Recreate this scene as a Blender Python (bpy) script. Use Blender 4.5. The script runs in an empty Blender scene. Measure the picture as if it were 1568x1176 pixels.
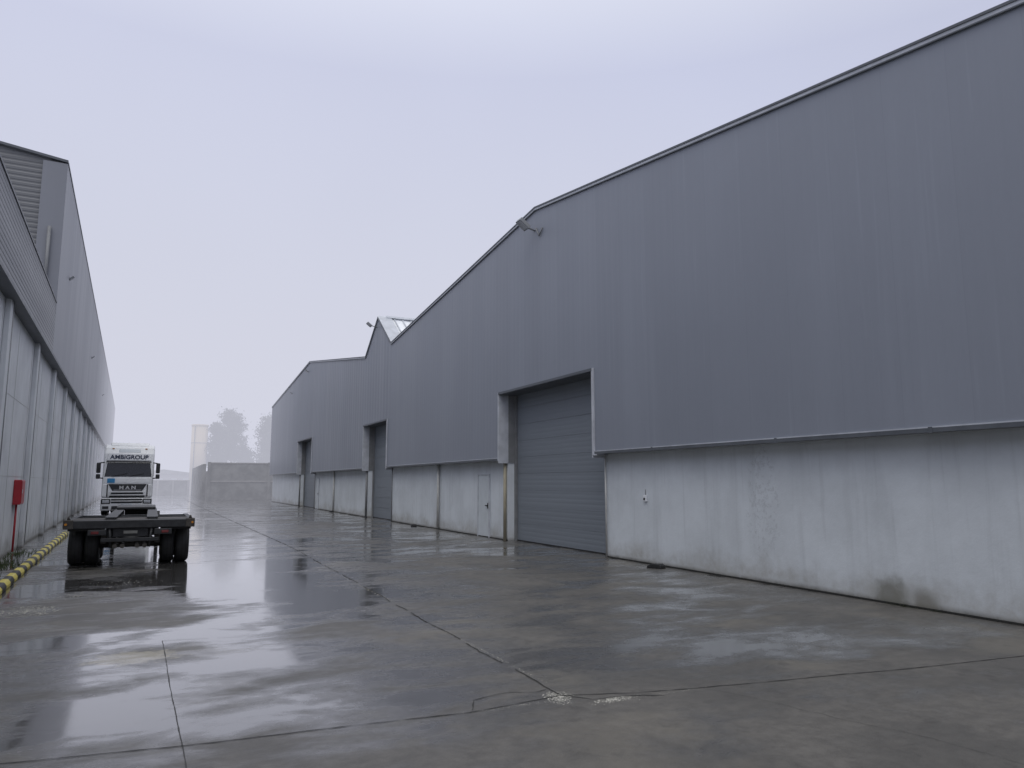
import bpy, bmesh, math, random
from mathutils import Vector, Matrix, noise as mnoise
random.seed(7)
D=bpy.data; S=bpy.context.scene; COL=S.collection
S.view_settings.view_transform='Standard'
try: S.view_settings.look='None'
except: pass
S.view_settings.exposure=0

# ---------------------------------------------------------------- helpers
def link(o,parent=None):
    COL.objects.link(o)
    if parent: o.parent=parent
    return o
def empty(name,loc=(0,0,0),rz=0):
    e=D.objects.new(name,None); e.empty_display_size=.3; e.location=loc; e.rotation_euler=(0,0,rz)
    return link(e)
def mesh(name,verts,faces,mat,parent=None,smooth=False):
    m=D.meshes.new(name); m.from_pydata([tuple(v) for v in verts],[],faces); m.update()
    o=D.objects.new(name,m)
    if mat: m.materials.append(mat)
    if smooth:
        for p in m.polygons: p.use_smooth=True
    return link(o,parent)
def bevel(o,w,seg=2):
    b=o.modifiers.new('bv','BEVEL'); b.width=w; b.segments=seg; b.limit_method='ANGLE'; b.angle_limit=math.radians(40); return o
def box(name,x0,x1,y0,y1,z0,z1,mat,parent=None,bv=0):
    v=[(x,y,z) for z in (z0,z1) for y in (y0,y1) for x in (x0,x1)]
    f=[(0,2,3,1),(4,5,7,6),(0,1,5,4),(2,6,7,3),(0,4,6,2),(1,3,7,5)]
    o=mesh(name,v,f,mat,parent)
    if bv: bevel(o,bv)
    return o
def fixn(o):
    bm=bmesh.new(); bm.from_mesh(o.data); bmesh.ops.recalc_face_normals(bm,faces=bm.faces); bm.to_mesh(o.data); bm.free()
def prism_x(name,prof,x0,x1,mat,parent=None,bv=0):
    n=len(prof); v=[(x0,y,z) for y,z in prof]+[(x1,y,z) for y,z in prof]
    f=[tuple(range(n))[::-1],tuple(range(n,2*n))]+[(i,(i+1)%n,n+(i+1)%n,n+i) for i in range(n)]
    o=mesh(name,v,f,mat,parent); fixn(o)
    if bv: bevel(o,bv)
    return o
def prism_y(name,prof,y0,y1,mat,parent=None,bv=0):
    n=len(prof); v=[(x,y0,z) for x,z in prof]+[(x,y1,z) for x,z in prof]
    f=[tuple(range(n)),tuple(range(n,2*n))[::-1]]+[(i,(i+1)%n,n+(i+1)%n,n+i) for i in range(n)]
    o=mesh(name,v,f,mat,parent); fixn(o)
    if bv: bevel(o,bv)
    return o
def tube(name,p0,p1,r,mat,parent=None,seg=14,r2=None):
    p0=Vector(p0);p1=Vector(p1); d=(p1-p0); q=d.to_track_quat('Z','Y').to_matrix()
    r2=r if r2 is None else r2
    v=[];f=[]
    for k,(p,rr) in enumerate(((p0,r),(p1,r2))):
        for i in range(seg):
            a=2*math.pi*i/seg; v.append(p+q@Vector((math.cos(a)*rr,math.sin(a)*rr,0)))
    f=[(i,(i+1)%seg,seg+(i+1)%seg,seg+i) for i in range(seg)]
    f+= [tuple(range(seg))[::-1],tuple(range(seg,2*seg))]
    o=mesh(name,v,f,mat,parent)
    for p in o.data.polygons:
        if len(p.vertices)==4: p.use_smooth=True
    return o

# ---------------------------------------------------------------- materials
class NT:
    def __init__(s,name):
        s.m=D.materials.new(name); s.m.use_nodes=True; s.t=s.m.node_tree; s.n=s.t.nodes
        s.b=s.n['Principled BSDF']
        s.geo=s.n.new('ShaderNodeNewGeometry')
        sp=s.n.new('ShaderNodeSeparateXYZ'); s.t.links.new(s.geo.outputs['Position'],sp.inputs[0]); s.sp=sp
        s.X,s.Y,s.Z=sp.outputs
    def l(s,a,b): s.t.links.new(a,b)
    def math(s,op,a,b=None,c=None,clamp=False):
        m=s.n.new('ShaderNodeMath'); m.operation=op; m.use_clamp=clamp
        for i,v in enumerate((a,b,c)):
            if v is None: continue
            if isinstance(v,(int,float)): m.inputs[i].default_value=v
            else: s.l(v,m.inputs[i])
        return m.outputs[0]
    def noise(s,scale,det=4,rough=.5,vec=(1,1,1),dist=0,off=(0,0,0)):
        mp=s.n.new('ShaderNodeMapping'); mp.inputs['Scale'].default_value=vec; mp.inputs['Location'].default_value=off
        s.l(s.geo.outputs['Position'],mp.inputs[0])
        n=s.n.new('ShaderNodeTexNoise'); n.inputs['Scale'].default_value=scale; n.inputs['Detail'].default_value=det
        n.inputs['Roughness'].default_value=rough; n.inputs['Distortion'].default_value=dist
        s.l(mp.outputs[0],n.inputs['Vector']); return n.outputs['Fac']
    def ramp(s,v,a,b,lo=0,hi=1,smooth=True):
        r=s.n.new('ShaderNodeMapRange'); r.interpolation_type='SMOOTHSTEP' if smooth else 'LINEAR'
        s.l(v,r.inputs[0]); r.inputs[1].default_value=a; r.inputs[2].default_value=b; r.inputs[3].default_value=lo; r.inputs[4].default_value=hi
        return r.outputs[0]
    def lerp(s,f,a,b):
        m=s.n.new('ShaderNodeMix'); m.data_type='FLOAT'
        for i,v in ((0,f),(2,a),(3,b)):
            if isinstance(v,(int,float)): m.inputs[i].default_value=v
            else: s.l(v,m.inputs[i])
        return m.outputs[0]
    def mix(s,f,a,b,mode='MIX'):
        m=s.n.new('ShaderNodeMix'); m.data_type='RGBA'; m.blend_type=mode
        for i,v in ((0,f),(6,a),(7,b)):
            if isinstance(v,(int,float)): m.inputs[i].default_value=v
            elif isinstance(v,tuple): m.inputs[i].default_value=(*v,1)
            else: s.l(v,m.inputs[i])
        return m.outputs[2]
    def ell(s,A,B,a,b,ra,rb):
        p=s.math('DIVIDE',s.math('SUBTRACT',A,a),ra); q=s.math('DIVIDE',s.math('SUBTRACT',B,b),rb)
        return s.math('SQRT',s.math('ADD',s.math('MULTIPLY',p,p),s.math('MULTIPLY',q,q)))
    def set(s,k,v):
        i=s.b.inputs[k]
        if isinstance(v,tuple): i.default_value=(*v,1) if len(v)==3 else v
        elif isinstance(v,(int,float)): i.default_value=v
        else: s.l(v,i)
    def bump(s,h,strength=.3,dist=.01,prev=None):
        b=s.n.new('ShaderNodeBump'); b.inputs['Distance'].default_value=dist
        if isinstance(strength,(int,float)): b.inputs['Strength'].default_value=strength
        else: s.l(strength,b.inputs['Strength'])
        s.l(h,b.inputs['Height'])
        if prev: s.l(prev,b.inputs['Normal'])
        return b.outputs[0]
def simple(name,col,rough=.5,metal=0,var=.12,scale=3,spec=.5):
    t=NT(name); n=t.noise(scale,5,.6)
    f=t.ramp(n,.3,.7)
    c=t.mix(f,tuple(k*(1-var) for k in col),tuple(min(1,k*(1+var)) for k in col))
    t.set('Base Color',c); t.set('Roughness',t.ramp(n,.2,.8,rough*.85,min(1,rough*1.15))); t.set('Metallic',metal); t.set('Specular IOR Level',spec)
    return t.m

# --- wet concrete ground
def ground_mat():
    t=NT('wet_concrete')
    big=t.noise(.42,3,.5,(.6,1.15,1),.4)
    mid=t.noise(1.25,6,.62,(.8,1.5,1),.3,(3,7,0))
    fine=t.noise(60,4,.7); pix=t.noise(8,6,.7)
    w=t.math('ADD',t.math('MULTIPLY',big,.45),t.math('MULTIPLY',mid,.55))
    lane=t.ramp(t.X,2.6,4.4,.0,-.06)
    near=t.ramp(t.Y,5.2,6.0,-.08,0)
    far=t.ramp(t.Y,8,20,0,.055)
    w2=t.math('ADD',t.math('ADD',w,lane),t.math('ADD',near,far))
    for (x,y,rx,ry,a) in ((1.3,8.25,1.1,.65,.08),(-.35,6.8,.55,.40,.09),(1.5,14.5,1.3,4.5,.09),(2.4,11.2,.9,1.0,.06),(-.9,9.8,.5,.4,.05),(1.9,6.7,.8,.30,.04),
                          (-.8,13.0,1.3,1.5,-.09),(.2,10.7,.7,.6,-.07),(2.3,9.1,.7,.5,-.08),(-1.1,7.6,.6,.6,-.09),(.9,7.1,.6,.3,-.07),(-.08,8.7,.4,.25,-.03),(-.6,16.3,1.0,1.0,-.05)):
        w2=t.math('ADD',w2,t.ramp(t.ell(t.X,t.Y,x,y,rx,ry),.3,1.35,a,0))
    w3=t.math('ADD',w2,t.math('MULTIPLY',t.math('SUBTRACT',pix,.5),.05))
    pud=t.ramp(w3,.495,.565)
    damp=t.ramp(w3,.36,.51)
    dry=t.mix(t.ramp(pix,.3,.7),(.086,.080,.072),(.132,.124,.112))
    dark=t.mix(t.ramp(pix,.3,.7),(.060,.057,.053),(.092,.087,.080))
    c=t.mix(damp,dry,dark)
    blot=t.ramp(t.noise(.7,6,.65,(1,1,1),.2,(9,2,0)),.40,.62)
    c=t.mix(t.math('MULTIPLY',blot,.55),c,(.056,.054,.051))
    tan=t.ramp(t.noise(.5,5,.6,off=(20,4,0)),.54,.68)
    c=t.mix(t.math('MULTIPLY',tan,.45),c,(.165,.150,.122))
    spk=t.ramp(t.noise(90,2,.5),.64,.74)
    c=t.mix(t.math('MULTIPLY',spk,.28),c,(.26,.25,.23))
    grime=t.ramp(t.noise(2.6,6,.7,(1,1,1),.2,(1,31,0)),.55,.68)
    c=t.mix(t.math('MULTIPLY',grime,.45),c,(.040,.037,.034))
    silt=t.ramp(t.math('ADD',t.ell(t.X,t.Y,-.12,8.65,.42,.3),t.math('MULTIPLY',t.math('SUBTRACT',pix,.5),2.2)),.7,1.2,.8,0)
    c=t.mix(t.math('MULTIPLY',pud,.7),c,(.095,.093,.092))
    c=t.mix(silt,c,(.34,.31,.24))
    t.set('Base Color',c)
    r=t.lerp(damp,.62,.36); r=t.lerp(pud,r,.09); t.set('Roughness',r)
    t.set('IOR',1.45)
    t.set('Coat Weight',t.ramp(w3,.38,.54,.25,1.0)); t.set('Coat IOR',1.45)
    t.set('Coat Roughness',t.math('ADD',t.ramp(w3,.40,.58,.36,.06),t.ramp(pix,.3,.7,-.02,.06),clamp=True))
    hb=t.math('ADD',t.math('MULTIPLY',fine,.5),pix)
    b=t.bump(hb,t.ramp(pud,0,1,.5,.02),.008)
    t.l(b,t.b.inputs['Normal'])
    rip=t.bump(hb,t.ramp(pud,0,1,.09,.012),.006); t.l(rip,t.b.inputs['Coat Normal'])
    return t.m
M_ground=ground_mat()

def plaster_mat(name,base,dirtcol,right=True):
    t=NT(name)
    n1=t.noise(.9,6,.62); n2=t.noise(6,5,.6); st=t.noise(2.2,4,.6,(1,1,.12)); st2=t.noise(7,4,.6,(1,1,.05),0,(4,4,4))
    c=t.mix(t.ramp(n1,.3,.7),tuple(k*.86 for k in base),base)
    c=t.mix(t.math('MULTIPLY',t.ramp(st,.5,.72),.26),c,tuple(k*.62 for k in base))
    c=t.mix(t.math('MULTIPLY',t.ramp(st2,.55,.70),.20),c,tuple(k*.55 for k in base))
    zz=t.math('ADD',t.Z,t.math('MULTIPLY',t.math('SUBTRACT',n1,.5),1.1))
    d=t.ramp(zz,.02,.55,.75,0)
    c=t.mix(t.math('MULTIPLY',d,t.ramp(n2,.25,.75,.35,1)),c,dirtcol)
    d2=t.ramp(t.math('ADD',t.Z,t.math('MULTIPLY',n2,.14)),.07,.18,.8,0)
    c=t.mix(d2,c,(.12,.11,.09))
    if right:
        def blob(y,z,ry,rz):
            return t.math('ADD',t.ell(t.Y,t.Z,y,z,ry,rz),t.math('MULTIPLY',t.math('SUBTRACT',n2,.5),1.1))
        m=t.ramp(blob(7.62,.08,.32,.32),.45,1.25,.8,0); c=t.mix(m,c,(.19,.185,.155))
        m=t.ramp(blob(7.1,.05,.24,.24),.4,1.25,.75,0); c=t.mix(m,c,(.20,.19,.16))
        k=t.ramp(blob(10.1,1.35,.42,1.15),.75,1.05,1,0)
        k=t.math('MULTIPLY',k,t.ramp(t.noise(14,5,.75),.5,.6)); c=t.mix(t.math('MULTIPLY',k,.42),c,(.40,.42,.44))
        g=t.math('ABSOLUTE',t.math('SUBTRACT',t.math('FRACT',t.math('MULTIPLY',t.math('ADD',t.Y,.5),.4)),.5))
        c=t.mix(t.ramp(g,.0,.02,.22,0),c,tuple(k*.8 for k in base))
    t.set('Base Color',c); t.set('Roughness',t.ramp(n2,.2,.8,.55,.8))
    b=t.bump(t.math('ADD',t.math('MULTIPLY',t.noise(30,4,.7),.6),n2),.35,.012)
    t.l(b,t.b.inputs['Normal']); return t.m
M_wall=plaster_mat('painted_concrete',(.70,.74,.775),(.36,.35,.32))
M_wallL=plaster_mat('painted_concrete_old',(.68,.70,.72),(.24,.23,.20),False)

def clad_mat(name,col,axis='Y',pitch=.25,panel=1.0,deep=.5,rough=.42,streak=.30,seam=.35):
    t=NT(name); A={'X':t.X,'Y':t.Y,'Z':t.Z}[axis]
    fl=t.math('FLOOR',t.math('DIVIDE',A,panel))
    wn=t.n.new('ShaderNodeTexWhiteNoise'); wn.noise_dimensions='1D'; t.l(fl,wn.inputs['W'])
    c=t.mix(wn.outputs['Value'],tuple(k*.965 for k in col),tuple(k*1.03 for k in col))
    vs=(1,1,.05) if axis!='Z' else (.05,.05,1)
    st=t.noise(1.3,5,.6,vs)
    c=t.mix(t.math('MULTIPLY',t.ramp(st,.46,.72),streak),c,tuple(k*1.35 for k in col))
    st3=t.noise(9,3,.5,(1,1,.03) if axis!='Z' else (.03,.03,1),0,(2,2,2))
    c=t.mix(t.math('MULTIPLY',t.ramp(st3,.60,.72),streak*.8),c,tuple(k*1.4 for k in col))
    st2=t.noise(.22,3,.5,(1,1,1),0,(5,5,5))
    c=t.mix(t.math('MULTIPLY',t.ramp(st2,.35,.7),.22),c,tuple(k*.80 for k in col))
    fr=t.math('FRACT',t.math('DIVIDE',A,panel)); e=t.math('ABSOLUTE',t.math('SUBTRACT',fr,.5))
    c=t.mix(t.ramp(e,.490,.498,0,seam),c,tuple(k*.7 for k in col))
    t.set('Base Color',c); t.set('Roughness',t.ramp(st,.2,.8,rough*.9,rough*1.2)); t.set('Specular IOR Level',.45)
    ribs=t.math('ABSOLUTE',t.math('SUBTRACT',t.math('FRACT',t.math('DIVIDE',A,pitch)),.5))
    ribs=t.ramp(ribs,.1,.3)
    b=t.bump(ribs,deep,.012); b=t.bump(t.noise(1.2,2,.5),.15,.03,b)
    t.l(b,t.b.inputs['Normal']); return t.m
CC=(.252,.272,.318)
M_clad=clad_mat('grey_metal_cladding',CC,'Y',.25,1.0,.12,streak=.20,seam=.20)
M_cladB=clad_mat('grey_ribbed_cladding',CC,'Y',.5,1.0,.7,streak=.15)
M_cladL=clad_mat('dark_ribbed_fascia',(.14,.148,.165),'Z',.11,5.0,1.0,seam=0,streak=.1)
M_cladLs=clad_mat('smooth_grey_cladding',(.23,.24,.27),'Y',.5,1.0,.2,streak=.15)
M_cladEnd=clad_mat('end_ribbed_cladding',(.17,.175,.185),'Z',.16,8.0,.8,seam=0,streak=.1)
M_door=clad_mat('sectional_door_grey',(.205,.228,.258),'Z',.125,.5,.18,.42,.1,.0)
M_trim=simple('light_flashing',(.48,.50,.54),.4,0)
M_trimd=simple('dark_flashing',(.10,.11,.125),.45,0)
M_white=simple('white_roof_sheet',(.80,.82,.84),.5,var=.05)
M_shed=simple('fog_toned_shed_wall',(.36,.33,.34),.6,var=.05)  # distance haze put into the colour: wall greyed towards the fog
M_pdoor=simple('pale_door_paint',(.58,.62,.65),.45,var=.05)
M_black=simple('black_rubber',(.018,.018,.019),.6,var=.3,scale=9)
M_pipe=simple('pale_pipe',(.50,.50,.48),.5)
M_pipey=simple('yellowed_pipe',(.34,.31,.23),.6)
M_pipeg=simple('grey_pipe',(.20,.205,.21),.5)
M_seam=simple('dark_crack',(.022,.022,.020),.85,var=.4,scale=20)
M_seal=simple('joint_sealant',(.035,.034,.032),.6,var=.4,scale=10)
M_lamp=simple('lamp_housing',(.26,.27,.28),.5)
M_glass=simple('lamp_glass',(.5,.52,.55),.1)
M_red=simple('red_enamel',(.40,.02,.03),.35)
M_conc=simple('grey_concrete',(.20,.20,.19),.85,var=.35,scale=.9)
M_conc2=simple('pale_concrete',(.32,.31,.295),.85,var=.15,scale=1)
M_cream=simple('cream_render',(.70,.58,.40),.8,var=.06)
M_paint=simple('white_truck_paint',(.80,.81,.82),.28,var=.04)
M_frame=simple('dark_steel_frame',(.030,.031,.033),.5,.2,.4,6)
M_rust=simple('worn_steel',(.070,.064,.058),.65,.3,.4,8)
M_wind=simple('windshield_glass',(.012,.014,.017),.06,var=.1)
M_tail=simple('tail_light_red',(.14,.012,.012),.25)
M_amber=simple('amber_lens',(.5,.2,.02),.25)
M_head=simple('headlight_glass',(.45,.47,.5),.12,.3)
M_blue=simple('blue_sticker',(.03,.22,.45),.4)
M_text=simple('dark_blue_lettering',(.02,.03,.07),.5)
M_silver=simple('silver_trim',(.6,.6,.6),.35,.5)
M_chip=simple('pale_rubble',(.42,.41,.37),.9,var=.3,scale=30)
M_bark=simple('bark',(.09,.075,.06),.9)

# ---------------------------------------------------------------- ground
bm=bmesh.new()
bmesh.ops.create_grid(bm,x_segments=8,y_segments=8,size=900)
me=D.meshes.new('ground'); bm.to_mesh(me); bm.free(); me.materials.append(M_ground)
g=link(D.objects.new('ground',me))

def ribbon(name,pts,w,z=.004,jit=.02,step=.09,mat=M_seam,parent=None,wv=.5,gap=0):
    P=[]
    for a,b in zip(pts[:-1],pts[1:]):
        a=Vector(a);b=Vector(b);n=max(1,int((b-a).length/step))
        for i in range(n): P.append(a.lerp(b,i/n))
    P.append(Vector(pts[-1]))
    v=[];f=[]
    for i,p in enumerate(P):
        d=(P[min(i+1,len(P)-1)]-P[max(i-1,0)]).normalized(); n=Vector((-d.y,d.x))
        o=mnoise.noise(Vector((p.x*1.1,p.y*1.1,3)))*jit+mnoise.noise(Vector((p.x*7,p.y*7,9)))*jit*.5
        ww=w*(1+wv*mnoise.noise(Vector((p.x*8,p.y*8,0)))*2.4)*.5
        ww=max(ww,w*.12)
        c=p+n*o
        v+=[(c.x+n.x*ww,c.y+n.y*ww,z),(c.x-n.x*ww,c.y-n.y*ww,z)]
        if i and mnoise.noise(Vector((p.x*2.3,p.y*2.3,17)))>gap-1: f.append((2*i-2,2*i-1,2*i+1,2*i))
    return mesh(name,v,f,mat,parent)
J=empty('pavement_joints')
ribbon('joint_long',[(3.13,5.65),(3.2,9.3),(3.3,14),(3.42,21.9)],.014,jit=.03,parent=J,gap=.8)
ribbon('joint_long_far',[(3.42,21.9),(3.2,40),(2.9,61),(2.8,90)],.022,jit=.02,parent=J,step=.4)
ribbon('joint_cross',[(-2.6,6.1),(-.79,5.82),(.26,5.66),(1.2,5.6),(2.28,5.52),(3.08,5.6)],.011,jit=.02,parent=J)
ribbon('joint_cross_b',[(3.08,5.62),(3.73,5.42),(4.24,5.31),(6.44,5.0),(8.06,4.82),(9.6,4.7)],.012,jit=.02,parent=J)
ribbon('joint_slab',[(.33,1.5),(.27,4.9),(.26,5.6),(.2,7.5),(.16,9.4)],.007,jit=.006,parent=J,mat=M_seal)
ribbon('joint_slab_cross',[(-2.4,9.6),(.16,9.4),(1.0,9.26)],.006,jit=.01,parent=J,mat=M_seal,gap=.8)
ribbon('crack_branch',[(2.3,5.56),(2.42,5.80),(2.75,5.88),(3.0,5.78),(3.1,5.82)],.007,z=.0045,jit=.03,parent=J,step=.04,gap=.75)
ribbon('crack_branch_b',[(3.1,5.62),(3.3,5.4),(3.6,5.38),(3.9,5.25)],.009,z=.0045,jit=.03,parent=J,step=.05)
ribbon('crack_right',[(4.3,5.3),(4.6,4.6),(4.9,3.6),(5.0,2.8)],.003,z=.0045,jit=.05,parent=J)
ribbon('joint_far',[(3.3,21),(.5,21.4),(-2.4,21.8)],.012,jit=.01,parent=J,mat=M_seal)
ribbon('joint_far_b',[(3.2,36),(9.6,35.5)],.012,jit=.01,parent=J,mat=M_seal)
ribbon('joint_right',[(3.2,13.5),(9.4,13.2)],.005,jit=.01,parent=J,mat=M_seal,gap=.8)

def rubble(name,spots,mat=M_chip):
    v=[];f=[]
    for (cx,cy,rx,ry,n,s) in spots:
        for _ in range(n):
            a=random.random()*6.28; r=random.random()**.8
            x=cx+math.cos(a)*r*rx; y=cy+math.sin(a)*r*ry; k=s*random.uniform(.4,1.3)
            b=len(v); h=k*random.uniform(.2,.6); t=random.random()*3
            for i in range(4):
                q=t+i*1.57+random.uniform(-.3,.3); v.append((x+math.cos(q)*k,y+math.sin(q)*k,.001))
            v.append((x,y,h)); 
            for i in range(4): f.append((b+i,b+(i+1)%4,b+4))
    return mesh(name,v,f,mat)
rubble('crack_rubble',[(3.10,5.62,.13,.14,380,.006),(3.05,5.5,.09,.12,130,.006),(3.45,5.33,.18,.06,260,.006),(3.5,5.32,.3,.1,90,.005),(2.7,5.52,.5,.04,120,.004),(2.0,5.54,.5,.02,60,.004),
   (3.2,7.4,.025,1.6,160,.006),(4.2,5.3,.5,.03,60,.004),(3.25,12,.04,2.5,90,.008),
   (-1.50,12.3,.40,.5,520,.012),(-1.0,13.6,.5,.5,160,.010),(-.4,15,.6,.6,60,.010),(-.2,8.7,.4,.25,90,.005)])

# ---------------------------------------------------------------- right warehouse
R=empty('grey_warehouse')
XC=9.45; XW=9.75; ZB=2.46
roof=[(-26,8.2),(-11.5,9.6),(3.4,7.53),(18.25,9.62),(32.8,8.16),(35.2,9.86),(37.5,8.22),(53.5,10.35),(72.5,8.80)]
opens=[(15.25,20.75,4.47),(33.2,37.55,4.62),(51.6,57.3,4.80)]
def rz(y):
    for (a,za),(b,zb) in zip(roof[:-1],roof[1:]):
        if a<=y<=b: return za+(zb-za)*(y-a)/(b-a)
def sheet(name,X,z0,top,mat,thick,ys,parent,openings):
    ys=sorted(set(ys)|{y for o in openings for y in o[:2]})
    idx={};v=[];f=[]
    def V(y,z):
        k=(round(y,4),round(z,4))
        if k not in idx: idx[k]=len(v); v.append((X,y,z))
        return idx[k]
    for a,b in zip(ys[:-1],ys[1:]):
        m=(a+b)/2; op=[o for o in openings if o[0]<m<o[1]]
        lv=sorted({z0}|{o[2] for o in openings})
        for i,zl in enumerate(lv):
            if op and zl<op[0][2]-1e-4: continue
            if i+1<len(lv): q=[V(a,zl),V(b,zl),V(b,lv[i+1]),V(a,lv[i+1])]
            else: q=[V(a,zl),V(b,zl),V(b,top(b)),V(a,top(a))]
            f.append(q[::-1])
    o=mesh(name,v,f,mat,parent)
    s=o.modifiers.new('s','SOLIDIFY'); s.thickness=thick; s.offset=-1
    return o
ysr=[y for y,_ in roof]
a=sheet('facade_cladding',XC,ZB,rz,M_clad,.29,[y for y in ysr if y<=32.8]+[32.8],R,[opens[0]])
b=sheet('facade_cladding_far',XC,ZB,rz,M_cladB,.29,[y for y in ysr if y>=32.8],R,opens[1:])
w=sheet('lower_wall',XW,-.02,lambda y:7.0,M_wall,.3,[-26,72.4],R,opens)
for o in (a,b,w):
    if o.data.polygons[0].normal.x>0: o.data.flip_normals()
SIXF=[(0,1,2,3),(4,7,6,5),(0,4,5,1),(1,5,6,2),(2,6,7,3),(3,7,4,0)]
for i,((ya,za),(yb,zb)) in enumerate(zip(roof[:-1],roof[1:])):
    for nm,x0,x1,dz0,dz1,mt in (('verge_cap',XC-.05,XC+.35,.0,.04,M_trimd),('verge_drip',XC-.035,XC-.003,-.065,-.001,M_trim),('verge_lip',XC-.045,XC-.036,-.078,-.058,M_trimd)):
        v=[(x0,ya,za+dz0),(x1,ya,za+dz0),(x1,ya,za+dz1),(x0,ya,za+dz1),(x0,yb,zb+dz0),(x1,yb,zb+dz0),(x1,yb,zb+dz1),(x0,yb,zb+dz1)]
        o=mesh(nm,v,SIXF,mt,R); fixn(o)
    x0=XC+.36
    mesh('roof_slope',[(x0,ya,za-.02),(45,ya,za-.02),(45,yb,zb-.02),(x0,yb,zb-.02)],[(0,1,2,3)],M_white if i==4 else M_cladB,R)
(ya,za),(yb,zb)=roof[4],roof[5]
for k in range(30):
    x=XC+.75+k*.42
    mesh('monitor_rib',[(x,ya,za-.02),(x+.05,ya,za-.02),(x+.05,yb,zb-.02),(x,yb,zb-.02),(x,ya,za+.05),(x+.05,ya,za+.05),(x+.05,yb,zb+.05),(x,yb,zb+.05)],
         [(4,5,6,7),(0,4,7,3),(1,2,6,5),(0,1,5,4)],M_trim,R)
box('monitor_ridge',XC+.36,30,yb-.15,yb+.15,zb+.0,zb+.09,M_white,R)
mesh('monitor_flashing',[(XC-.06,ya-.05,za+.055),(XC+.62,ya-.05,za+.055),(XC+.62,yb,zb+.075),(XC-.06,yb,zb+.075)],[(0,1,2,3)],M_trim,R)
ye=[-26]+[y for o in opens for y in o[:2]]+[72.5]
for i in range(0,len(ye),2):
    box('base_flashing',XC-.03,XC-.002,ye[i],ye[i+1],ZB-.035,ZB+.025,M_trimd,R)
    box('base_flashing_top',XC-.02,XC-.002,ye[i],ye[i+1],ZB+.027,ZB+.045,M_trim,R)
    box('base_soffit',XC-.002,XW,ye[i]+.01,ye[i+1]-.01,ZB-.02,ZB-.001,M_trimd,R)
    box('wall_foot_gap',XW-.03,XW-.002,ye[i]+.02,ye[i+1]-.02,0,.028,M_seam,R)
for (y0,y1,zt) in opens:
    zz=0.03
    while zz<zt+.2:
        box('door_section',10.04,10.09,y0-.1,y1+.1,zz,zz+.494,M_door,R,.004); zz+=.5
    box('door_backing',10.092,10.12,y0-.1,y1+.1,0,zt+.4,M_trimd,R)
    box('door_bottom_seal',10.02,10.1,y0,y1,.0,.035,M_black,R)
    box('door_guide',9.96,10.035,y0+.0,y0+.09,0,zt,M_pipeg,R)
    box('door_guide',9.96,10.035,y1-.09,y1-.0,0,zt,M_pipeg,R)
    box('jamb_lining',XC-.04,XW-.004,y1-.03,y1-.004,ZB-.12,zt,M_trim,R)
    box('jamb_lining',XC-.04,XW-.004,y0+.004,y0+.03,ZB-.12,zt,M_trim,R)
    box('jamb_lining_inner',XW,10.03,y1-.03,y1-.004,ZB-.1,zt,M_pipeg,R)
    box('jamb_face',XC-.042,XC-.004,y0-.06,y0+.003,ZB-.05,zt+.05,M_trim,R)
    box('jamb_face',XC-.042,XC-.004,y1-.003,y1+.04,ZB-.05,zt+.05,M_trim,R)
    box('head_flashing',XC-.05,XC-.004,y0+.004,y1-.004,zt-.02,zt+.05,M_trimd,R)
    box('head_soffit',XC-.002,10.03,y0+.03,y1-.03,zt-.03,zt-.004,M_trimd,R)
    box('drip_stop',XC-.06,XW-.01,y0-.16,y0-.061,ZB-.065,ZB-.037,M_trim,R)
    tube('corner_pipe',(XW-.06,y1+.10,0),(XW-.06,y1+.10,ZB-.02),.05,M_pipey if y0<20 else M_pipeg,R)
    tube('corner_pipe',(XW-.05,y0-.10,0),(XW-.05,y0-.10,ZB-.02),.022,M_pipe if y0<20 else M_pipeg,R)
for (y0,y1) in ((22.13,23.0),(50.2,51.1)):
    box('service_door',XW-.035,XW-.003,y0,y1,.03,1.98,M_pdoor,R,.006)
    box('service_door_frame',XW-.05,XW-.002,y0-.05,y0-.006,0,2.03,M_trim,R)
    box('service_door_frame',XW-.05,XW-.002,y1+.006,y1+.05,0,2.03,M_trim,R)
    box('service_door_frame',XW-.05,XW-.002,y0-.004,y1+.004,1.988,2.03,M_trim,R)
    box('service_door_handle',XW-.09,XW-.036,y0+.06,y0+.20,1.0,1.03,M_black,R)
    box('service_door_lock',XW-.05,XW-.036,y0+.05,y0+.10,.92,1.1,M_black,R)
for y in (26.85,45.4):
    tube('downpipe',(XW-.07,y,0.05),(XW-.07,y,ZB-.02),.05,M_pipe,R)
    box('wall_slot',XW-.012,XW-.003,y+.09,y+.16,.03,ZB-.02,M_trimd,R)
for y in (6.6,9.4,12.9):
    box('flashing_splice',XC-.035,XC-.031,y-.03,y+.03,ZB-.045,ZB+.04,M_trimd,R)
box('socket_box',XW-.05,XW-.003,13.55,13.65,1.34,1.48,M_white,R,.008)
box('socket_hole',XW-.056,XW-.051,13.57,13.63,1.37,1.42,M_black,R)
tube('cable',(XW-.012,13.6,1.48),(XW-.012,13.6,1.60),.008,M_pipeg,R)
def flood(parent,y,z,X=XC,s=1,sgn=-1,reach=.42):
    tube('lamp_arm',(X,y,z-.12*s),(X+sgn*reach*s,y+.05,z-.02*s),.022*s,M_lamp,parent)
    v0=Vector((X+sgn*(reach+.03)*s,y,z))
    o=box('lamp_head',-.16*s,.16*s,-.13*s,.13*s,-.05*s,.05*s,M_lamp,parent,.015); o.location=v0; o.rotation_euler=(0,math.radians(sgn*-38),0)
    o=box('lamp_lens',-.13*s,.13*s,-.11*s,.11*s,-.062*s,-.052*s,M_glass,parent); o.location=v0; o.rotation_euler=(0,math.radians(sgn*-38),0)
flood(R,18.3,9.10,s=1.15,reach=.3)
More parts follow.
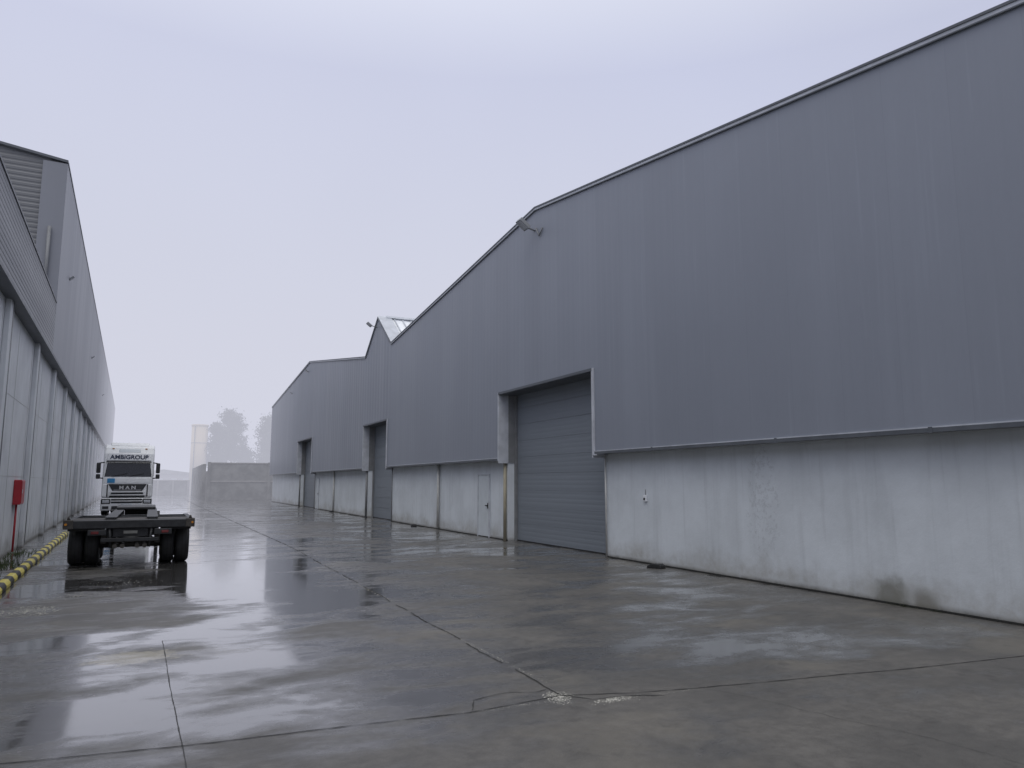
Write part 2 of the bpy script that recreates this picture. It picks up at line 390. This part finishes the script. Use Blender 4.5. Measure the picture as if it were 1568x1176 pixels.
tube('cable_loop',(XC-.02,18.2,9.0),(XC-.05,17.95,8.70),.018,M_pipeg,R)
tube('cable_loop',(XC-.05,17.95,8.70),(XC-.02,17.8,8.90),.018,M_pipeg,R)
flood(R,35.4,9.50,s=.9); flood(R,53.9,9.75,s=.8,reach=.2)
flood(R,61,8.9,s=.6,reach=.1)
box('rear_wall',44.7,45,-26,72.4,0,7.4,M_clad,R)
box('end_wall',XW+.35,44.7,72.1,72.4,0,8.0,M_clad,R)
box('end_wall',XW+.35,44.7,-26,-25.7,0,7.4,M_clad,R)

def chock(x,y,s=1,rz=0):
    e=prism_x('wheel_chock',[(-.22*s,0),(.22*s,0),(.20*s,.05*s),(.08*s,.10*s),(-.14*s,.11*s),(-.21*s,.07*s)],-.1*s,.1*s,M_black,None,.012)
    e.location=(x,y,0); e.rotation_euler=(0,0,rz)
chock(9.42,12.85,.85,.3); chock(9.5,29.2,.8); chock(9.5,45.0,.9)
def weeds(name,spots,col=(.06,.08,.03)):
    m=simple('weed_green_'+name,col,.8,var=.4,scale=20); v=[];f=[]
    for (x,y,r,n,h) in spots:
        for _ in range(n):
            a=random.random()*6.28; q=random.random()*r; px=x+math.cos(a)*q*.3; py=y+math.sin(a)*q
            hh=h*random.uniform(.4,1.1); w=.006; b=len(v); lx=random.uniform(-.6,.6)*hh; ly=random.uniform(-.6,.6)*hh
            v+=[(px-w,py-w,0),(px+w,py+w,0),(px+lx,py+ly,hh)]; f.append((b,b+1,b+2))
    return mesh(name,v,f,m)
weeds('weeds',[(9.7,7.4,.3,90,.05),(9.7,6.9,.15,30,.04),(-2.85,16.5,1.2,420,.13),(-2.9,19,1.4,300,.10),(-2.8,14.2,1.2,250,.10),(9.7,10,.8,30,.03),(-3.0,22,1.4,160,.08)])

# ---------------------------------------------------------------- left warehouse (slightly turned)
th=math.atan(.0323)
Lb=empty('white_warehouse',(-2.52,0,0),th)
box('side_wall',-.3,0,-6,128,0,5.70,M_wallL,Lb)
py=[2.3,7.7,13.1,18.6,24.3,29.8,35.2]+[35.2+5.5*i for i in range(1,17)]
for i,y in enumerate(py):
    box('pilaster',.003,.11,y-.18,y+.18,0,5.68,M_wallL,Lb,.01)
    if i>=3:
        tube('wall_downpipe',(.07,y+.27,.1),(.07,y+.27,5.6),.05,M_pipeg,Lb)
for i in range(48):
    y=-1+i*2.75
    box('panel_joint',.001,.006,y,y+.012,.02,5.6,M_pipe,Lb)
for z in (1.9,3.75):
    box('panel_joint_h',.001,.005,-6,128,z,z+.010,M_pipe,Lb)
box('ribbed_fascia',.0,.26,-6,26.2,5.70,7.22,M_cladL,Lb)
box('fascia_foot',-.02,.275,-6,128,5.62,5.697,M_trimd,Lb)
box('fascia_cap',-.02,.28,-6,26.1,7.224,7.27,M_trimd,Lb)
def tall(yy): return 11.75+(yy-26.2)*.011
v=[];x0,x1=-.1,.26
for yy in (26.2,128):
    v+=[(x0,yy,5.7),(x1,yy,5.7),(x1,yy,tall(yy)),(x0,yy,tall(yy))]
o=mesh('tall_cladding',v,SIXF,M_cladLs,Lb); fixn(o)
v=[]
for yy in (26.2,128):
    v+=[(x0-.1,yy,tall(yy)+.002),(x1+.02,yy,tall(yy)+.002),(x1+.02,yy,tall(yy)+.06),(x0-.1,yy,tall(yy)+.06)]
o=mesh('tall_cap',v,SIXF,M_pipeg,Lb); fixn(o)
mesh('end_wall',[(-.12,26.16,6.9),(-16,26.16,6.9),(-16,26.16,14.0),(-.12,26.16,11.77)],[(0,3,2,1)],M_cladEnd,Lb)
mesh('end_wall_cap',[(.27,26.05,11.75),(-16,26.05,14.0),(-16,26.05,14.08),(.27,26.05,11.83),(.27,26.3,11.75),(-16,26.3,14.0),(-16,26.3,14.08),(.27,26.3,11.83)],[(0,3,2,1),(3,7,6,2),(0,1,5,4),(0,4,7,3)],M_trimd,Lb)
box('corner_post',-.40,.265,26.08,26.155,6.9,11.72,M_cladLs,Lb)
tube('end_downpipe',(-.08,26.0,7.2),(-.08,26.0,9.6),.05,M_pipeg,Lb)
mesh('low_roof',[(.0,-6,7.21),(.0,26.1,7.21),(-16,26.1,8.6),(-16,-6,8.6)],[(0,1,2,3)],M_cladL,Lb)
mesh('high_roof',[(-.1,26.2,11.7),(-.1,128,12.8),(-16,128,15),(-16,26.2,13.9)],[(0,1,2,3)],M_cladL,Lb)
box('end_wall_near',-16,-.3,-6,-5.8,0,7.2,M_wallL,Lb)
box('end_wall_far',-16,-.3,127.8,128,0,11,M_wallL,Lb)
for y in (30,49,70):
    flood(Lb,y,9.0,X=.26,s=.6,sgn=1,reach=.08)
F=empty('fire_hose_cabinet',(-2.52,0,0),th)
box('cabinet_body',.003,.17,22.3,22.95,1.20,1.82,M_red,F,.015)
box('cabinet_door',.171,.183,22.33,22.92,1.23,1.79,M_red,F,.006)
box('cabinet_latch',.184,.20,22.36,22.39,1.48,1.58,M_silver,F)
tube('supply_pipe',(.06,22.6,.02),(.06,22.6,1.20),.025,M_red,F)
t=NT('yellow_black_stripes')
q=t.math('FRACT',t.math('DIVIDE',t.math('ADD',t.Y,t.math('MULTIPLY',t.X,.5)),.95)); k=t.ramp(q,.48,.50)
k2=t.ramp(t.noise(12,5,.7),.56,.70,0,.8)
c=t.mix(k,(.025,.025,.022),(.62,.52,.10)); c=t.mix(k2,c,(.12,.11,.08)); t.set('Base Color',c); t.set('Roughness',.5)
K=empty('striped_kerb',(-1.74,0,0),th)
y=3.0
while y<29:
    prism_y('kerb_block',[(-.09,0),(.09,0),(.09,.07),(.05,.125),(-.05,.125),(-.09,.07)],y,y+1.88,t.m,K,.02); y+=1.90

# ---------------------------------------------------------------- truck (cab facing camera)
T=empty('white_truck',(-1.40,45.0,0),math.radians(1.2))
hw=1.22
prof=[(-.02,.95),(-.06,1.25),(.0,2.02),(.22,2.95),(.30,3.30),(.50,3.62),(.85,3.80),(2.2,3.84),(2.25,3.6),(2.25,.95)]
prism_x('cab_body',prof,-hw,hw,M_paint,T,.09)
def fy(z):
    P=prof[:7]
    for (ya,za),(yb,zb) in zip(P[:-1],P[1:]):
        if za<=z<=zb: return ya+(yb-ya)*(z-za)/(zb-za)
    return 0
def front(z0,z1,x0,x1,mat,name,off=.012,x0t=None,x1t=None,bv=0):
    x0t=x0 if x0t is None else x0t; x1t=x1 if x1t is None else x1t
    a=fy(z0)-off;b=fy(z1)-off
    v=[(x0,a,z0),(x1,a,z0),(x1t,b,z1),(x0t,b,z1),(x0,a+.05,z0),(x1,a+.05,z0),(x1t,b+.05,z1),(x0t,b+.05,z1)]
    o=mesh(name,v,SIXF,mat,T); fixn(o)
    if bv: bevel(o,bv)
    return o
front(2.06,2.82,-1.13,1.13,M_wind,'windscreen',.015,-1.03,1.03,.05)
front(2.93,3.33,-1.06,1.06,M_paint,'name_board',.07,-1.0,1.0,.03)
front(2.83,2.90,-1.10,1.10,M_frame,'sun_visor',.14,-1.08,1.08,.03)
front(3.38,3.56,-.55,.55,M_pdoor,'roof_window',.02,-.5,.5,.04)
prism_x('roof_spoiler',[(.7,3.74),(1.0,3.92),(1.9,3.95),(1.95,3.78)],-.95,.95,M_paint,T,.05)
front(1.72,2.0,-1.19,1.19,M_paint,'upper_panel',.02,-1.18,1.18,.03)
front(1.30,1.68,-.70,.70,M_frame,'badge_grille',.035,-.92,.92,.04)
front(1.345,1.365,-.66,.66,M_silver,'grille_strip',.05)
def text(s,size,loc,mat,name,parent):
    cu=D.curves.new(name,'FONT'); cu.body=s; cu.size=size; cu.align_x='CENTER'; cu.extrude=.006; cu.offset=.008; cu.materials.append(mat)
    tmp=D.objects.new(name+'_c',cu); COL.objects.link(tmp); bpy.context.view_layer.update()
    me=D.meshes.new_from_object(tmp.evaluated_get(bpy.context.evaluated_depsgraph_get())); me.name=name
    D.objects.remove(tmp)
    o=D.objects.new(name,me); link(o,parent); o.location=loc; o.rotation_euler=(math.radians(90),0,0)
    if not me.materials: me.materials.append(mat)
    return o
o=text('AMBIGROUP',.31,(0,fy(3.02)-.085,3.02),M_text,'name_lettering',T); o.rotation_euler=(math.radians(78),0,0); o.scale=(1.05,1,1)
o=text('M A N',.24,(0,-.115,1.41),M_silver,'badge_lettering',T); o.scale=(1.2,1,1)
front(.97,1.25,-.86,.86,M_frame,'lower_grille',.02,-.74,.74)
front(1.07,1.13,-.92,.92,M_paint,'grille_slat',.07,-.88,.88,bv=.01)
front(1.235,1.285,-.80,.80,M_paint,'grille_slat',.07,-.76,.76,bv=.01)
prism_x('bumper',[(-.14,.28),(-.18,.62),(-.14,.94),(.4,.94),(.4,.28)],-hw,hw,M_paint,T,.06)
box('bumper_grille',-.74,.74,-.195,-.10,.66,.90,M_frame,T,.02)
box('bumper_slat',-.76,.76,-.22,-.12,.76,.80,M_paint,T,.01)
box('bumper_intake',-.70,.70,-.195,-.10,.34,.52,M_frame,T,.02)
box('plate',-.26,.26,-.21,-.196,.54,.64,M_pdoor,T)
for s in (-1,1):
    box('headlight_surround',s*.98-.22,s*.98+.22,-.195,-.10,.62,.90,M_frame,T,.04)
    box('headlight',s*.98-.18,s*.98+.18,-.205,-.12,.66,.84,M_head,T,.04)
    box('fog_lamp',s*.98-.15,s*.98+.15,-.195,-.10,.38,.52,M_frame,T,.02)
    box('corner_vane',s*1.09-.11,s*1.09+.11,-.09,.05,1.02,1.66,M_paint,T,.03)
    box('air_gap',s*.95-.025,s*.95+.025,-.075,-.02,1.0,1.66,M_frame,T)
    box('mirror_shell',s*1.42-.10,s*1.42+.10,-.22,.02,2.25,2.80,M_frame,T,.05)
    box('mirror_low',s*1.42-.10,s*1.42+.10,-.22,.02,1.95,2.20,M_frame,T,.04)
    tube('mirror_arm',(s*1.18,.1,2.82),(s*1.40,-.1,2.78),.03,M_frame,T)
    tube('mirror_arm',(s*1.18,.05,1.98),(s*1.40,-.1,2.0),.03,M_frame,T)
    box('side_window',s*1.221-.004*s-.004,s*1.221+.012,.35,1.3,2.1,2.8,M_wind,T)
for a_,b_ in (((-.75,2.09),(-.05,2.24)),((.05,2.09),(.75,2.24))):
    tube('wiper',(a_[0],-.03,a_[1]),(b_[0],.02,b_[1]),.014,M_black,T,6)
front(1.74,1.98,-.98,-.62,M_blue,'sticker',.035)
for x in (-.8,.8): box('marker_lamp',x-.05,x+.05,.42,.50,3.56,3.61,M_amber,T,.01)
def wheel(parent,x,y,r,w,seg=28,mat=M_black,hub=M_rust):
    prof=[(-w/2,r*.55),(-w/2,r*.86),(-w/2+.03,r*.97),(-w/2+.06,r),(w/2-.06,r),(w/2-.03,r*.97),(w/2,r*.86),(w/2,r*.55),(w/2-.08,r*.5),(-w/2+.08,r*.5)]
    n=len(prof);v=[];f=[]
    for i in range(seg):
        a=2*math.pi*i/seg
        for (px,pr) in prof: v.append((x+px,y+math.cos(a)*pr,r+math.sin(a)*pr))
    for i in range(seg):
        for j in range(n):
            f.append((i*n+j,((i+1)%seg)*n+j,((i+1)%seg)*n+(j+1)%n,i*n+(j+1)%n))
    o=mesh('tyre',v,f,mat,parent,True); fixn(o)
    tube('hub',(x-w/2+.06,y,r),(x+w/2-.06,y,r),r*.52,hub,parent,18)
    for gx in (-.25,.0,.25):
        vv=[];ff=[]
        for i in range(seg):
            a=2*math.pi*i/seg
            for px in (-.006,.006): vv.append((x+gx*w+px,y+math.cos(a)*(r+.001),r+math.sin(a)*(r+.001)))
        for i in range(seg): ff.append((2*i,2*i+1,(2*i+3)%(2*seg),(2*i+2)%(2*seg)))
        mesh('tread_groove',vv,ff,M_seam,parent)
for s in (-1,1):
    wheel(T,s*1.05,.95,.5,.30); wheel(T,s*1.05,4.6,.5,.30); wheel(T,s*.72,4.6,.5,.28)
    box('chassis_rail',s*.4-.05,s*.4+.05,.4,6.2,.72,.98,M_frame,T)
    box('cab_step',s*1.1-.12,s*1.1+.12,.3,1.6,.45,.95,M_paint,T,.04)
box('rear_cross',-.34,.34,6.05,6.18,.72,.98,M_frame,T)
box('fifth_wheel',-.5,.5,4.2,5.0,1.0,1.1,M_frame,T,.03)

# ---------------------------------------------------------------- skeletal trailer (rear facing camera)
C=empty('container_trailer',(-.44,17.8,0),math.radians(.3))
box('rear_bolster',-1.22,1.22,0,.28,.80,.97,M_frame,C,.015)
box('bolster_plate',-1.10,1.10,.285,1.1,.955,.975,M_rust,C)
box('deck_side',-1.22,-1.12,.28,3.3,.84,.965,M_frame,C); box('deck_side',1.12,1.22,.28,3.3,.84,.965,M_frame,C)
for y in (.9,1.6,2.3,3.2): box('cross_member',-1.12,1.12,y,y+.12,.85,.95,M_frame,C)
for s in (-1,1):
    box('corner_casting',s*1.15-.09,s*1.15+.09,-.03,.16,.80,.985,M_rust,C,.012)
    tube('twist_lock',(s*1.15,.06,.985),(s*1.15,.06,1.05),.035,M_rust,C,10,.015)
    box('main_rail',s*.40-.07,s*.40+.07,.29,6.8,.62,1.0,M_frame,C)
    box('rail_flange',s*.40-.11,s*.40+.11,.29,6.8,1.001,1.02,M_frame,C)
    box('spring_hanger',s*.52-.05,s*.52+.05,.5,3.0,.45,.62,M_rust,C)
    for yy in (.85,2.15):
        wheel(C,s*1.03,yy,.41,.28); wheel(C,s*.73,yy,.41,.28)
    box('mudguard',s*.88-.30,s*.88+.30,.30,.34,.74,.80,M_black,C)
    box('lamp_panel',s*.62-.17,s*.62+.17,-.03,.0,.66,.78,M_frame,C,.01)
    box('tail_lamp',s*.66-.07,s*.66+.07,-.045,-.031,.69,.745,M_tail,C,.008)
    tube('marker',(s*1.19,-.06,.90),(s*1.19,-.035,.90),.025,M_amber,C,10)
    tube('rear_stay',(s*.40,.05,.8),(s*.36,.05,.40),.03,M_frame,C)
    tube('suspension_link',(s*.5,.6,.5),(s*.2,1.4,.62),.035,M_frame,C)
for yy in (.85,2.15): tube('axle',(-1.0,yy,.41),(1.0,yy,.41),.065,M_rust,C)
box('underrun_bar',-.55,.55,-.01,.06,.52,.60,M_frame,C,.01)
box('number_plate',-.13,.13,-.04,-.031,.69,.75,M_conc,C)
box('tow_cross',-.33,.33,.1,.24,.62,.79,M_frame,C)
for x in (-.28,-.14,.14,.28): tube('air_tank',(x,.0,.43),(x,.5,.43),.045,M_rust,C,12)
tube('tank',(-.3,1.5,.45),(.3,1.5,.45),.13,M_frame,C,16)
prism_x('coupling_plate',[(5.2,1.022),(5.2,1.09),(6.2,1.12),(6.8,1.06),(6.8,1.022)],-.48,.48,M_frame,C,.02)
box('front_cross',-.32,.32,6.65,6.79,.62,1.0,M_frame,C)
for s in (-1,1):
    tube('landing_leg',(s*.55,6.0,.0),(s*.55,6.0,.95),.05,M_frame,C); box('leg_foot',s*.55-.12,s*.55+.12,5.88,6.12,0,.03,M_frame,C)

# ---------------------------------------------------------------- background yard
Wb=empty('precast_concrete_wall',(0,0,0))
box('wall_panels_low',4.7,30,80.0,80.15,0,1.85,M_conc,Wb)
box('wall_panels_high',4.7,30,79.98,80.13,1.90,3.65,M_conc,Wb)
box('rail_mid',4.6,30,79.93,79.978,1.80,1.95,M_conc2,Wb)
box('wall_coping',4.6,30,79.92,80.2,3.655,3.76,M_conc2,Wb)
for x in (4.65,10.4,16,22): box('wall_post',x-.14,x+.14,79.85,80.22,0,3.8,M_conc,Wb)
box('side_panels',4.5,4.62,80.3,108,0,2.9,M_conc2,Wb)
for i in range(9):
    y=81.5+i*3.2; box('side_post',4.15,4.45,y,y+.3,0,3.6+.1*random.random(),M_conc,Wb)
Lw=empty('low_boundary_wall')
box('low_wall',-6,4.3,118,118.3,0,2.0,M_conc,Lw); box('low_wall_cap',-6,4.3,117.95,118.35,2.003,2.12,M_conc2,Lw)
for x in range(-6,5,2): box('low_wall_pier',x,x+.25,117.8,117.95,0,2.1,M_conc2,Lw)
Hs=empty('distant_shed')
box('shed_wall',-4,6.2,160,175,0,3.4,M_shed,Hs)
prism_y('shed_roof',[(-4.4,3.4),(6.6,3.4),(6.6,3.6),(1.1,4.3),(-4.4,3.6)],159.6,175.4,M_conc,Hs)
for x in (-2.5,0,2.5,4.6): box('shed_window',x,x+1,159.9,159.99,1.6,2.6,M_glass,Hs)
Tw=empty('cream_tower',(6.75,150,0))
tube('shaft',(0,0,0),(0,0,12.2),1.42,M_cream,Tw,28); tube('tower_cap',(0,0,12.2),(0,0,12.5),1.50,M_cream,Tw,28)
tube('tower_rim',(0,0,9.0),(0,0,9.12),1.45,M_conc2,Tw,28)
tube('tower_pipe',(-.9,-1.25,0),(-.9,-1.25,12.2),.08,M_conc,Tw)
box('tower_hatch',-.4,.4,-1.5,-1.35,0,2,M_conc,Tw)

def leafmat():
    t=NT('foliage'); n=t.noise(.8,4,.6); c=t.mix(t.ramp(n,.35,.65),(.030,.045,.028),(.09,.11,.07)); t.set('Base Color',c); t.set('Roughness',.7); return t.m
M_leaf=leafmat()
def tree(x,y,H,Wd,seed,base=.35,nc=26):
    r=random.Random(seed); e=empty('eucalyptus_tree',(x,y,0))
    pts=[Vector((0,0,0))]
    for i in range(1,6): pts.append(Vector((r.uniform(-.25,.25)*i*.5,r.uniform(-.2,.2),H*.85*i/5)))
    for i in range(5): tube('trunk_%d'%i,pts[i],pts[i+1],.28*(1-i*.17),M_bark,e,10,.28*(1-(i+1)*.17))
    cl=[]
    for k in range(nc):
        h=base+(1-base)*(k+r.random())/nc*.96; i=max(0,min(4,int(h*5*.80))); p0=pts[i].lerp(pts[i+1],.4)
        a=r.random()*6.28; env=math.sin(max(0.05,min(1,(1.03-h)/(1.03-base)*.9+.08))*math.pi*.62)
        rad=Wd*.5*r.uniform(.15,.85)*env
        p1=Vector((math.cos(a)*rad,math.sin(a)*rad,H*h)); tube('limb_%d'%k,p0,p1,.06,M_bark,e,6,.02)
        cl.append((p1,r.uniform(.75,1.5)*Wd/6))
    v=[];f=[]
    for p,s in cl:
        for _ in range(300):
            d=Vector((r.gauss(0,1),r.gauss(0,1),r.gauss(0,.75)))*s*.55
            q=p+d; u=Vector((r.gauss(0,1),r.gauss(0,1),r.gauss(0,1))).normalized(); w=u.cross(Vector((r.gauss(0,1),r.gauss(0,1),r.gauss(0,1)))).normalized()
            L=r.uniform(.12,.30); b=len(v); v+=[q-u*L,q+w*L*.5,q+u*L,q-w*L*.5]; f.append((b,b+1,b+2,b+3))
    mesh('crown',v,f,M_leaf,e)
tree(10.0,150,12.8,4.6,3,.40); tree(12.5,152,15.4,5.6,5,.40,30); tree(15.2,154,8.6,3.2,8,.45,14); tree(19.0,150,14.4,5.6,11,.25,30); tree(21.5,152,16,6,12,.3)

# ---------------------------------------------------------------- fog bank (far yard; absorbs, and glows in horizon sky colour to stand for scattered light)
FOG=(.650,.662,.765)
fm=D.materials.new('glowing_fog_volume'); fm.use_nodes=True; nt=fm.node_tree; nt.nodes.clear()
out=nt.nodes.new('ShaderNodeOutputMaterial'); ad=nt.nodes.new('ShaderNodeAddShader')
ab=nt.nodes.new('ShaderNodeVolumeAbsorption'); ab.inputs['Color'].default_value=(0,0,0,1); ab.inputs['Density'].default_value=.0118
em=nt.nodes.new('ShaderNodeEmission'); em.inputs['Color'].default_value=(*FOG,1); em.inputs['Strength'].default_value=.0118
nt.links.new(ab.outputs[0],ad.inputs[0]); nt.links.new(em.outputs[0],ad.inputs[1]); nt.links.new(ad.outputs[0],out.inputs['Volume'])
box('fog',-250,250,58,600,-1,45,fm)

# ---------------------------------------------------------------- sky
wd=D.worlds.new('World'); S.world=wd; wd.use_nodes=True; nt=wd.node_tree; nt.nodes.clear()
N=nt.nodes.new; Lk=nt.links.new
out=N('ShaderNodeOutputWorld'); bg=N('ShaderNodeBackground'); bg.inputs['Strength'].default_value=1.0
bs=N('ShaderNodeBackground'); bs.inputs['Strength'].default_value=.06
sky=N('ShaderNodeTexSky'); sky.sky_type='NISHITA'; sky.sun_disc=False; sky.sun_elevation=math.radians(55); sky.sun_rotation=math.radians(200); sky.dust_density=3
Lk(sky.outputs[0],bs.inputs['Color'])
tc=N('ShaderNodeTexCoord'); sx=N('ShaderNodeSeparateXYZ'); Lk(tc.outputs['Generated'],sx.inputs[0])
rp=N('ShaderNodeValToRGB'); Lk(sx.outputs['Z'],rp.inputs[0])
e=rp.color_ramp.elements; e[0].position=0; e[0].color=(*FOG,1); e[1].position=1; e[1].color=(1.5,1.52,1.56,1)
k=e.new(.22); k.color=(.62,.655,.80,1); k=e.new(.5); k.color=(.60,.63,.80,1); k=e.new(.72); k.color=(.95,.98,1.06,1)
nz=N('ShaderNodeTexNoise'); nz.inputs['Scale'].default_value=1.6; nz.inputs['Detail'].default_value=3; Lk(tc.outputs['Generated'],nz.inputs['Vector'])
mr=N('ShaderNodeMapRange'); Lk(nz.outputs['Fac'],mr.inputs[0]); mr.inputs[1].default_value=.3; mr.inputs[2].default_value=.7; mr.inputs[3].default_value=.96; mr.inputs[4].default_value=1.05
mx=N('ShaderNodeVectorMath'); mx.operation='SCALE'; Lk(rp.outputs[0],mx.inputs[0]); Lk(mr.outputs[0],mx.inputs['Scale'])
Lk(mx.outputs[0],bg.inputs['Color'])
ms=N('ShaderNodeMixShader'); ms.inputs[0].default_value=.06; Lk(bg.outputs[0],ms.inputs[1]); Lk(bs.outputs[0],ms.inputs[2]); Lk(ms.outputs[0],out.inputs['Surface'])
su=D.lights.new('sun','SUN'); su.energy=.7; su.angle=math.radians(35); su.color=(1,.97,.93)
so=link(D.objects.new('sun',su)); so.rotation_euler=(math.radians(35),0,math.radians(-30))

# ---------------------------------------------------------------- camera
cam=D.cameras.new('camera'); cam.sensor_width=36; cam.lens=1132/1568*36; cam.clip_end=3000; cam.clip_start=.05
co=link(D.objects.new('camera',cam)); co.location=(0,0,1.75); co.rotation_euler=(math.radians(97.6),0,math.radians(-25.47)); S.camera=co
